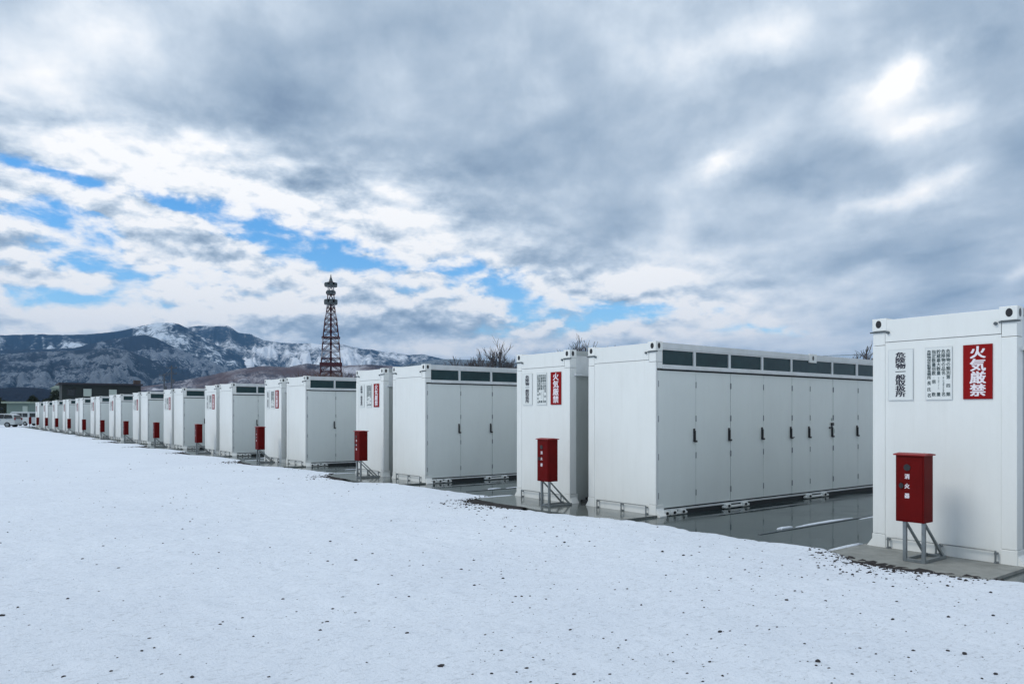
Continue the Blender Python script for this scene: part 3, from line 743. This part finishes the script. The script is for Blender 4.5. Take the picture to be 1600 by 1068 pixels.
# ------------------------------------------------------------------ lattice tower
def tower():
    D = 300.0; root = empty('lattice_tower', polar(517, D), -(YAW+math.atan((517-800)/F)))
    def z(py): return zat(py, D)
    k = D/F
    lv = [(651, 24), (618, 20), (592, 17.6), (580, 16.6), (570, 15.6), (560, 14.9), (548, 14.0), (536, 13.2), (527, 12.4), (517, 11.4), (507, 10.2), (498, 9.2), (489, 8.2), (481, 7.2), (474, 6.6), (460, 5.6), (447, 4.8), (441, 4.2)]
    lv = [(z(a), b*k*(.95 if a > 490 else .82)) for a, b in lv]
    corners = ((-1, -1), (1, -1), (1, 1), (-1, 1))
    def bar(b, p, q, t): b.tube([p, q], t, 4)
    for i, ((za, wa), (zb, wb)) in enumerate(zip(lv, lv[1:])):
        m = M['tower_red'] if i % 2 == 0 or i in (3, 4, 9) else M['tower_white']
        b = MB(); P = [Vector((x*wa, y*wa, za)) for x, y in corners]; Q = [Vector((x*wb, y*wb, zb)) for x, y in corners]
        for j in range(4):
            bar(b, P[j], Q[j], .26); l = (j+1) % 4
            bar(b, Q[j], Q[l], .17); mid = (Q[j]+Q[l])/2
            bar(b, P[j], mid, .13); bar(b, P[l], mid, .13)
        b.build('lattice_section', m, root)
    b = MB(); b.box(-.38, .38, -.38, .38, 0, z(474)); 
    b.build('ladder_shaft', M['tower_red'], root)
    for hw, za, zb in ((17, 572, 567), (14, 528.5, 527)):
        b = MB(); b.box(-hw*k, hw*k, -hw*k, hw*k, z(za), z(zb)); b.build('lower_platform', M['tower_red'], root)
    for py, w, hh in ((471.5, 10, 6), (457, 6.5, 5), (444.5, 9.6, 4.5)):
        b = MB(); b.cyl((0, 0, z(py+hh/2)), w*k, .5, 'z', 20); b.cyl((0, 0, z(py-hh/2)), w*k, .2, 'z', 20)
        for a in range(14):
            c, s = math.cos(a*math.tau/14), math.sin(a*math.tau/14)
            b.tube([(w*k*.98*c, w*k*.98*s, z(py+hh/2)), (w*k*.98*c, w*k*.98*s, z(py-hh/2))], .09, 4)
        po = b.build('platform', M['tower_dark'], root)
        for a in range(7):
            c, s = math.cos(a*.9+.3), math.sin(a*.9+.3); b = MB()
            b.cyl((w*k*.82*c, w*k*.82*s, z(py)), .62, (hh-1)*k, 'z', 10); b.build('antenna', M['tower_dark'], po)
    b = MB(); b.tube([(0, 0, z(443)), (0, 0, z(434))], 4.2*k, 10, 1.6*k); b.tube([(0, 0, z(434)), (0, 0, z(428.5))], .35, 6, .12)
    b.build('mast_cap', M['tower_dark'], root)
    tag(root, 'tall red and white lattice communications tower with three dark round platforms', 'tower')
tower()

# ------------------------------------------------------------------ houses
def house_dark():
    D = 140.0; k = D/F; root = empty('house', polar(160, D), -(YAW+math.atan((158-800)/F))+.1)
    z = lambda py: zat(py, D)
    w = 62*k*math.cos(math.atan(642/F))
    MB().box(-w, w, 0, 7, 0, z(601.5)).build('wall', M['wood_dark'], root)
    b = MB(); b.box(-w-.55, w+.3, -.6, 7.6, z(601.4), z(598.6), .03); ro = b.build('roof', M['roofdark'], root)
    MB().box(w-.9, w+.25, 2, 3, z(598.5), z(592)).build('chimney', M['brick'], ro)
    for a, c, t, bt in ((-26, -15, 607.5, 619), (9, 20, 608, 617), (-47, -38, 609, 618)):
        b = MB(); b.box(a*k, c*k, -.10, -.003, z(bt), z(t)); wo = b.build('window', M['windowpale'] if a != -47 else M['carglass'], root)
        b = MB(); b.box(a*k-.08, a*k-.001, -.13, -.003, z(bt), z(t)); b.box(c*k+.001, c*k+.08, -.13, -.003, z(bt), z(t)); b.box(a*k-.08, c*k+.08, -.14, -.003, z(t)+.001, z(t)+.08)
        b.build('frame', M['roofdark'], wo)
    tag(root, 'dark green flat-roofed house with a brown chimney rising behind the small containers', 'house')
house_dark()
def house_pale():
    D = 185.0; k = D/F; root = empty('house', polar(91, D), -YAW+.1)
    z = lambda py: zat(py, D)
    MB().box(-10*k, 10*k, 0, 6, 0, z(607)).build('wall', M['cream'], root)
    MB().prism([(-.5, z(606.9)), (-.5, z(606)), (3, z(600)), (6.5, z(606)), (6.5, z(606.9))], 'x', -11*k, 11*k).build('roof', M['shedwall'], root)
    tag(root, 'pale cream walled building half hidden left of the dark green house', 'house')
house_pale()
def shed():
    D = 125.0; k = D/F; root = empty('shed', polar(29, D), -YAW+.15)
    z = lambda py: zat(py, D)
    MB().box(-17*k, 17*k, 0, 4, 0, z(630)).build('wall', M['shedwall'], root)
    MB().box(-23*k, 18.5*k, -.5, 4.5, z(629.9), z(627), .03).build('roof', M['cream'], root)
    MB().box(6*k, 13*k, -.06, -.003, z(645), z(634)).build('shutter', M['windowpale'], root)
    tag(root, 'small grey green shed with a pale flat roof behind the parked vehicles', 'shed')
shed()

# ------------------------------------------------------------------ utility poles and wires
def upole(px, D, py, label, arms=2):
    root = empty('utility_pole', polar(px, D), -YAW+.3); h = zat(py, D)
    MB().tube([(0, 0, -.1), (0, 0, h)], .22, 10, .15).build('pole', M['pole'], root)
    for i in range(arms):
        b = MB(); b.box(-1.1, 1.1, -.07, .07, h-.6-i*1.3, h-.45-i*1.3)
        for q in (-1, -.35, .35, 1): b.cyl((q, 0, h-.33-i*1.3), .07, .22, 'z', 8)
        b.build('crossarm', M['pole'], root)
    MB().cyl((.35, 0, h-3.6), .3, .9, 'z', 12).build('transformer', M['pole'], root)
    return tag(root, label, 'utility pole', 'distant utility poles'), root.location + Vector((0, 0, h-.3))
_, pa = upole(256.5, 190, 583, 'thinner left utility pole against the dark mountain foot')
_, pb = upole(268, 175, 571, 'taller right utility pole of the two against the mountain')
_, pc = upole(1000, 120, 556, 'utility pole hidden behind the largest container, carrying the far wire')
_, pd = upole(1520, 88, 543, 'utility pole hidden behind the nearest signed container, carrying the far wire')
def wire(a, b, sag, label):
    pts = [a.lerp(b, i/24)+Vector((0, 0, -sag*4*(i/24)*(1-i/24))) for i in range(25)]
    o = MB().tube(pts, .035, 5).build('overhead_wire', M['wire']); tag(o, label, 'wire')
wire(pc, pd, .3, 'thin overhead wire crossing the sky above the largest container roof')
wire(pa, pb, .2, 'thin wire between the two utility poles before the mountain')

# ------------------------------------------------------------------ vehicles
def estate_car():
    """nose to the left; x along the car, y away from us"""
    root = empty('parked_car', polar(-9, 86, .01), -YAW+.10)
    prof = [(-2.2, .32), (-2.25, .62), (-2.1, .82), (-1.2, .98), (-.55, 1.46), (.1, 1.58), (1.5, 1.56), (1.95, 1.42), (2.12, .95), (2.2, .55), (2.14, .32), (1.75, .30), (1.62, .52), (1.38, .62), (1.14, .52), (1.0, .27), (-1.0, .27), (-1.14, .52), (-1.38, .62), (-1.62, .52), (-1.75, .30)]
    b = MB(); b.prism(prof, 'y', 0, 1.68)
    for v in b.bm.verts:
        if v.co.z > 1.0: v.co.y = .84 + (v.co.y-.84)*(1-.22*(v.co.z-1.0)/.58)
    b.build('body', M['carpaint'], root)
    def side_glass(pts):
        g = MB()
        A = [(x, -.012 + .84*.22*max(0, z-1)/.58, z) for x, z in pts]
        va = [g.bm.verts.new(p) for p in A]; vb = [g.bm.verts.new((p[0], p[1]+.03, p[2])) for p in A]
        g.bm.faces.new(va); g.bm.faces.new(vb[::-1])
        for i in range(len(A)): j = (i+1) % len(A); g.bm.faces.new((va[j], va[i], vb[i], vb[j]))
        g.build('window', M['carglass'], root)
    side_glass([(-.98, 1.03), (.05, 1.03), (.05, 1.47), (-.42, 1.43)])
    side_glass([(.12, 1.03), (.95, 1.03), (.95, 1.47), (.12, 1.47)])
    side_glass([(1.02, 1.03), (1.92, 1.05), (1.78, 1.40), (1.02, 1.46)])
    g = MB(); g.prism([(-1.15, 1.02), (-.60, 1.44), (-.66, 1.45), (-1.24, 1.02)], 'y', .22, 1.46); g.build('windscreen', M['carglass'], root)
    g = MB(); g.prism([(2.13, 1.02), (1.99, 1.38), (2.02, 1.39), (2.17, 1.02)], 'y', .25, 1.43); g.build('rear_window', M['carglass'], root)
    for x in (-1.38, 1.38):
        for y in (.1, 1.58):
            w = MB().cyl((x, y, .31), .31, .2, 'y', 22).build('wheel', M['tyre'], root)
            MB().cyl((x, y-.11 if y < 1 else y+.11, .31), .18, .02, 'y', 16).build('rim', M['galv'], w)
    MB().box(2.1, 2.19, .02, .25, .85, 1.1, .02).build('tail_light', M['tail'], root)
    MB().box(2.1, 2.19, 1.43, 1.66, .85, 1.1, .02).build('tail_light', M['tail'], root)
    MB().box(-2.24, -2.1, .04, .4, .62, .76, .02).build('headlight', M['windowpale'], root)
    MB().box(2.12, 2.27, .05, 1.63, .34, .52, .03).build('bumper', M['carpaint'], root)
    for x in (-.45, .52): MB().box(x, x+.16, -.03, .005, .86, .90).build('door_handle', M['carpaint'], root)
    tag(root, 'pale estate car parked on the snow at the far left edge', 'car')
estate_car()
def kei_van():
    """back of the van toward us on the right"""
    root = empty('parked_van', polar(28, 97, .01), -YAW-.25)
    prof = [(-1.7, .3), (-1.72, .8), (-1.45, 1.05), (-1.15, 1.72), (-.9, 1.82), (1.6, 1.80), (1.68, 1.6), (1.7, .9), (1.68, .3), (1.45, .28), (1.32, .52), (1.1, .6), (.88, .52), (.75, .28), (-.75, .28), (-.88, .52), (-1.1, .6), (-1.32, .52), (-1.45, .28)]
    MB().prism(prof, 'y', 0, 1.45).build('body', M['carpaint'], root)
    for a, c in ((-1.2, -.35), (-.28, .62), (.7, 1.52)):
        MB().prism([(a, 1.12), (c, 1.12), (c, 1.62), (a+(.18 if a < -1 else 0), 1.62)], 'y', -.012, .01).build('window', M['carglass'], root)
    MB().box(1.68, 1.712, .15, 1.3, 1.12, 1.62, .005).build('rear_window', M['carglass'], root)
    for y in (.02, 1.27): MB().box(1.64, 1.72, y, y+.16, .72, 1.08, .02).build('tail_light', M['tail'], root)
    MB().box(1.66, 1.76, .03, 1.42, .32, .5, .03).build('bumper', M['carpaint'], root)
    for x in (-1.1, 1.1):
        for y in (.08, 1.37):
            w = MB().cyl((x, y, .29), .29, .18, 'y', 20).build('wheel', M['tyre'], root)
            MB().cyl((x, y-.1 if y < 1 else y+.1, .29), .16, .02, 'y', 14).build('rim', M['galv'], w)
    tag(root, 'small white boxy van with red tail lights, parked between the estate car and last container', 'van')
kei_van()

# ------------------------------------------------------------------ haze
HAZE = 4.8e-5
b = MB(); b.box(-14500, 14500, -14500, 14500, -2.5, 1500)
ho = b.build('haze', bpy.data.materials.new('haze')); hm = ho.active_material; hm.use_nodes = True
nt = hm.node_tree; nt.nodes.remove(nt.nodes['Principled BSDF'])
pv = nt.nodes.new('ShaderNodeVolumePrincipled'); pv.inputs['Density'].default_value = HAZE; pv.inputs['Color'].default_value = (.26, .55, .95, 1); pv.inputs['Anisotropy'].default_value = .1
nt.links.new(pv.outputs[0], nt.nodes['Material Output'].inputs['Volume']); tag(ho, kind='stuff')

# ------------------------------------------------------------------ sky
SUN_EL, SUN_AZ = R(44), R(-72)            # azimuth clockwise from +y
w = bpy.data.worlds.new('World'); scene.world = w; w.use_nodes = True
nt = w.node_tree; N = nt.nodes; K = nt.links
for n in list(N): N.remove(n)
def nd(t, **kw):
    n = N.new(t)
    for k, v in kw.items(): setattr(n, k, v)
    return n
def math_(op, a, b=None, c=None, clamp=False):
    n = nd('ShaderNodeMath', operation=op); n.use_clamp = clamp
    for i, v in enumerate((a, b, c)):
        if v is None: continue
        if isinstance(v, (int, float)): n.inputs[i].default_value = v
        else: K.new(v, n.inputs[i])
    return n.outputs[0]
tc = nd('ShaderNodeTexCoord'); sep = nd('ShaderNodeSeparateXYZ'); K.new(tc.outputs['Generated'], sep.inputs[0])
X, Y, Z = sep.outputs
az = math_('ARCTAN2', X, Y); el = math_('ARCSINE', Z)
cmb = nd('ShaderNodeCombineXYZ'); K.new(az, cmb.inputs[0]); K.new(el, cmb.inputs[1])
# plane coordinates of a cloud deck, turned so that its streaks run toward one point of the horizon
den = math_('ADD', math_('MAXIMUM', Z, 0.0), .14)
SA = YAW - .16
along = math_('DIVIDE', math_('ADD', math_('MULTIPLY', X, math.sin(SA)), math_('MULTIPLY', Y, math.cos(SA))), den)
across = math_('DIVIDE', math_('SUBTRACT', math_('MULTIPLY', X, math.cos(SA)), math_('MULTIPLY', Y, math.sin(SA))), den)
deck = nd('ShaderNodeCombineXYZ'); K.new(math_('MULTIPLY', along, .78), deck.inputs[0]); K.new(across, deck.inputs[1])
def noise(vec, scale, detail, rough, off, dist=0.0, out=0):
    mp = nd('ShaderNodeMapping'); mp.inputs['Location'].default_value = off; K.new(vec, mp.inputs[0])
    n = nd('ShaderNodeTexNoise'); n.inputs['Scale'].default_value = scale; n.inputs['Detail'].default_value = detail
    n.inputs['Roughness'].default_value = rough; n.inputs['Distortion'].default_value = dist; K.new(mp.outputs[0], n.inputs[0]); return n.outputs[out]
wn = noise(cmb.outputs[0], 7, 5, .6, (3, 1, 0), 0, 1)
def warped(amt):
    sub = nd('ShaderNodeVectorMath', operation='MULTIPLY_ADD'); K.new(wn, sub.inputs[0])
    sub.inputs[1].default_value = (amt, amt*.6, 0); sub.inputs[2].default_value = (-amt/2, -amt*.3, 0)
    a = nd('ShaderNodeVectorMath', operation='ADD'); K.new(cmb.outputs[0], a.inputs[0]); K.new(sub.outputs[0], a.inputs[1]); return a.outputs[0]
wv = warped(.13)
def blob(vec, px, py, rx, ry, ang, amp):
    u = (px-800)/F; v = (HOR-py)/F
    a = YAW+math.atan(u); e = math.atan(v/math.hypot(1, u)); c = math.cos(math.atan(u))
    mp = nd('ShaderNodeMapping', vector_type='TEXTURE')
    mp.inputs['Location'].default_value = (a, e, 0); mp.inputs['Rotation'].default_value = (0, 0, R(ang)); mp.inputs['Scale'].default_value = (rx/F*c, ry/F*c, 1)
    K.new(vec, mp.inputs[0]); g = nd('ShaderNodeTexGradient', gradient_type='QUADRATIC_SPHERE'); K.new(mp.outputs[0], g.inputs[0])
    return g.outputs[1], amp
def total(items, start):
    acc = start
    for o, amp in items: acc = math_('MULTIPLY_ADD', o, amp, acc)
    return acc
# light and shade of the cloud deck (column, row, half width, half height, tilt, amount)
LUM = [(60, 200, 260, 90, -14, .30), (230, 265, 330, 85, -10, .62), (430, 330, 300, 80, -22, .62), (60, 110, 170, 120, 0, .26), (160, 45, 130, 80, 0, .34),
       (90, 330, 260, 130, 0, .55), (250, 430, 420, 130, -4, .55), (120, 490, 420, 90, 0, .60), (470, 470, 330, 90, 0, .50), (300, 500, 330, 60, 0, .3), (560, 385, 180, 50, -18, .34),
       (640, 350, 190, 60, -8, .42), (710, 368, 90, 36, -6, .40), (620, 315, 120, 60, -10, .28), (640, 440, 200, 70, 0, .40), (800, 450, 200, 60, 0, .3),
       (300, 220, 200, 50, 0, .28), (395, 225, 120, 40, 0, .22),
       (1395, 115, 150, 75, 22, .75), (1425, 188, 130, 60, 5, .55), (1130, 250, 150, 55, 25, .42), (1120, 255, 50, 28, 20, .35), (1400, 305, 230, 50, 12, .42), (1440, 295, 110, 36, 12, .25),
       (1080, 90, 240, 90, 10, .30), (1220, 45, 260, 70, 20, .30), (1330, 60, 150, 90, 40, .16), (600, 100, 130, 100, 0, .18), (590, 160, 90, 50, 0, .15),
       (960, 445, 130, 40, 0, .62), (845, 440, 90, 36, 0, .52), (1040, 440, 160, 45, 0, .35), (870, 160, 120, 80, 0, .15), (1180, 500, 260, 60, 0, .22), (1585, 430, 90, 40, 25, .45),
       (740, 480, 150, 50, 0, .20), (1100, 350, 260, 50, 12, .15), (880, 520, 300, 50, 0, .30), (1330, 440, 160, 50, 10, .18),
       (450, 150, 170, 95, 0, -.34), (90, 190, 130, 40, -6, -.22), (600, 35, 190, 80, 0, -.16), (830, 230, 260, 70, 20, -.26), (740, 245, 200, 80, 0, -.20), (1200, 120, 170, 60, 10, -.20),
       (1540, 60, 170, 140, 0, -.30), (1580, 240, 170, 130, 0, -.26), (500, 290, 120, 42, 0, -.34), (1260, 260, 150, 50, 15, -.22), (1230, 285, 120, 50, 0, -.14), (1420, 395, 330, 50, 4, -.26),
       (1480, 462, 190, 40, 8, -.28), (1250, 480, 200, 36, 5, -.18), (1050, 525, 560, 60, 0, .42), (1250, 470, 480, 130, 0, .24), (1350, 545, 300, 40, 0, .2), (1000, 420, 420, 110, 8, .22), (700, 400, 260, 90, -10, .16), (60, 90, 150, 90, 0, .2), (1400, 110, 90, 46, 22, .3), (650, 540, 300, 40, 0, .25), (330, 395, 80, 40, 0, -.42), (270, 415, 70, 30, 0, -.30), (20, 365, 60, 40, 0, -.42), (660, 510, 200, 36, 0, -.25),
       (940, 360, 230, 60, 15, -.18), (1100, 380, 200, 60, 10, -.18), (150, 300, 90, 30, 0, -.10), (380, 185, 160, 50, -10, -.16), (60, 200, 110, 30, 0, -.16)]
n_a = noise(deck.outputs[0], 1.9, 7, .56, (4.1, 2.3, 0), .25)
n_b = noise(cmb.outputs[0], 9.5, 7, .6, (1.7, 5.1, 0), .2)
n_c = noise(deck.outputs[0], .8, 4, .5, (8.1, 1.3, 0), .1)
lum = math_('MULTIPLY_ADD', n_a, .80, -.40+.47)
lum = math_('MULTIPLY_ADD', n_b, .55, math_('ADD', lum, -.275))
lum = math_('MULTIPLY_ADD', n_c, .22, math_('ADD', lum, -.11))
n_f = noise(deck.outputs[0], 4.6, 6, .55, (2.1, 6.3, 0), .2)
lum = math_('MULTIPLY_ADD', n_f, .42, math_('ADD', lum, -.21))
lum = total([blob(wv, *q) for q in LUM], lum)
puff = math_('MINIMUM', total([blob(cmb.outputs[0], *q) for q in ((300, 400, 900, 300, 0, 2.0), (900, 480, 520, 130, 0, 1.6))], 0.0), 1.0)
# brighter deck added unseen behind the camera's right shoulder, to light the doors
back_fill = nd('ShaderNodeVectorMath', operation='DOT_PRODUCT'); K.new(tc.outputs['Generated'], back_fill.inputs[0]); back_fill.inputs[1].default_value = (.25, -.95, .18)
lum = math_('MULTIPLY_ADD', math_('MAXIMUM', back_fill.outputs['Value'], 0.0), .30, lum)
# whiter puffs where the small clouds are
cr = nd('ShaderNodeValToRGB'); e = cr.color_ramp.elements
e[0].position = 0.0; e[0].color = (.20, .27, .37, 1); e[1].position = 1.0; e[1].color = (.93, .92, .91, 1)
for p, c in ((.22, (.285, .365, .465)), (.42, (.39, .47, .565)), (.60, (.53, .605, .69)), (.78, (.72, .765, .815))):
    q = e.new(p); q.color = (*c, 1)
LUMSOCK = cr.inputs[0]
# where the deck is open
BLUE = [(40, 268, 150, 30, -9, 1.3), (130, 290, 110, 20, -5, 1.3), (60, 340, 200, 60, -12, .95), (150, 385, 230, 60, -8, .95), (250, 318, 70, 26, -20, .8), (330, 348, 170, 40, -14, 1.1), (430, 368, 230, 55, -12, 1.5), (530, 388, 160, 34, -10, 1.1),
        (140, 425, 230, 46, 0, .9), (90, 466, 280, 34, -2, 1.3), (350, 440, 200, 60, 0, .55), (500, 405, 180, 40, -6, .8), (610, 440, 220, 60, -6, .5),
        (690, 418, 230, 32, -5, 1.2), (780, 445, 170, 60, -14, 1.1), (850, 475, 190, 48, -8, .9), (940, 487, 260, 32, -3, 1.5), (1040, 490, 150, 26, 0, .9), (905, 505, 110, 34, 0, .7), (780, 510, 160, 40, 0, .45), (1200, 520, 180, 20, 0, .5),
        (270, 342, 150, 20, -7, -1.3), (170, 335, 110, 14, -4, -.9), (255, 392, 90, 60, 0, -1.1), (330, 405, 80, 40, 0, -.6), (95, 372, 90, 26, -12, -.9), (35, 432, 80, 18, 0, -1.2), (130, 440, 100, 20, 0, -.6), (20, 300, 80, 22, 0, -.7),
        (380, 384, 50, 14, 0, -.6), (455, 352, 60, 14, -12, -.5), (580, 402, 70, 16, 0, -1.0), (670, 430, 60, 24, 0, -.9), (750, 428, 70, 14, 0, -.7), (770, 470, 60, 18, 0, -.9), (850, 445, 90, 26, 0, -1.0), (960, 450, 120, 26, 0, -1.0), (870, 498, 60, 14, 0, -.6), (480, 440, 180, 24, 0, -.5)]
wv2 = warped(.075)
bs = math_('MINIMUM', total([blob(wv2, *q) for q in BLUE], 0.0), 1.0)
flat = nd('ShaderNodeVectorMath', operation='MULTIPLY'); K.new(cmb.outputs[0], flat.inputs[0]); flat.inputs[1].default_value = (1, 2.0, 1)
n_d = noise(flat.outputs[0], 17, 6, .58, (2.2, 7.7, 0), .15)
n_e = noise(flat.outputs[0], 17, 6, .58, (2.2, 7.7+.022, 0), .15)
bl = math_('MULTIPLY_ADD', n_d, 4.3, math_('ADD', bs, -2.15-.20))
rim = nd('ShaderNodeMapRange', interpolation_type='SMOOTHSTEP'); K.new(bs, rim.inputs[0]); rim.inputs[1].default_value = .0; rim.inputs[2].default_value = .9
lum = math_('MULTIPLY_ADD', rim.outputs[0], .22, lum)
lum = math_('MULTIPLY_ADD', math_('SUBTRACT', n_e, n_d), math_('MULTIPLY_ADD', puff, 2.0, math_('MULTIPLY', rim.outputs[0], 1.5)), lum)
lum = math_('MULTIPLY_ADD', math_('SUBTRACT', n_d, .5), math_('MULTIPLY', puff, -1.1), lum)
K.new(lum, LUMSOCK)
opn = nd('ShaderNodeMapRange', interpolation_type='SMOOTHSTEP'); K.new(bl, opn.inputs[0]); opn.inputs[1].default_value = -.05; opn.inputs[2].default_value = 1.1
above = nd('ShaderNodeMapRange'); K.new(Z, above.inputs[0]); above.inputs[1].default_value = -.02; above.inputs[2].default_value = .02
near = nd('ShaderNodeMapRange', interpolation_type='SMOOTHSTEP'); K.new(bs, near.inputs[0]); near.inputs[1].default_value = .02; near.inputs[2].default_value = .3
opening = math_('MULTIPLY', math_('MULTIPLY', opn.outputs[0], near.outputs[0]), above.outputs[0])
sky = nd('ShaderNodeTexSky', sky_type='NISHITA'); sky.sun_disc = False; sky.sun_elevation = SUN_EL; sky.sun_rotation = SUN_AZ
sky.air_density = 1.0; sky.dust_density = .2; sky.ozone_density = 3.5; sky.altitude = 0
hs = nd('ShaderNodeHueSaturation'); hs.inputs['Saturation'].default_value = 1.34; K.new(sky.outputs[0], hs.inputs['Color'])
b1 = nd('ShaderNodeBackground'); K.new(hs.outputs[0], b1.inputs[0]); b1.inputs[1].default_value = .15
b2 = nd('ShaderNodeBackground'); K.new(cr.outputs[0], b2.inputs[0]); b2.inputs[1].default_value = 1.0
mx = nd('ShaderNodeMixShader'); K.new(opening, mx.inputs[0]); K.new(b2.outputs[0], mx.inputs[1]); K.new(b1.outputs[0], mx.inputs[2])
ow = nd('ShaderNodeOutputWorld'); K.new(mx.outputs[0], ow.inputs[0])
w.cycles.sampling_method = 'MANUAL'; w.cycles.sample_map_resolution = 512

sl = bpy.data.lights.new('sun', 'SUN'); sl.energy = 1.2; sl.angle = R(24); sl.color = (1.0, .96, .90)
so = bpy.data.objects.new('sun', sl); C.objects.link(so)
d = Vector((math.sin(SUN_AZ)*math.cos(SUN_EL), math.cos(SUN_AZ)*math.cos(SUN_EL), math.sin(SUN_EL)))
so.rotation_euler = d.to_track_quat('Z', 'Y').to_euler()

# ------------------------------------------------------------------ camera
cam = bpy.data.cameras.new('camera'); co = bpy.data.objects.new('camera', cam); C.objects.link(co)
cam.sensor_width = 36; cam.lens = 36*F/1600; cam.shift_y = (HOR-534)/1600; cam.clip_end = 40000; cam.clip_start = .05
co.location = (0, 0, CAM_Z); co.rotation_euler = (R(90), 0, -YAW); scene.camera = co
scene.view_settings.view_transform = 'Standard'; scene.view_settings.look = 'None'
scene.view_settings.exposure = .35; scene.view_settings.gamma = 1
scene.cycles.max_bounces = 6; scene.cycles.volume_bounces = 0
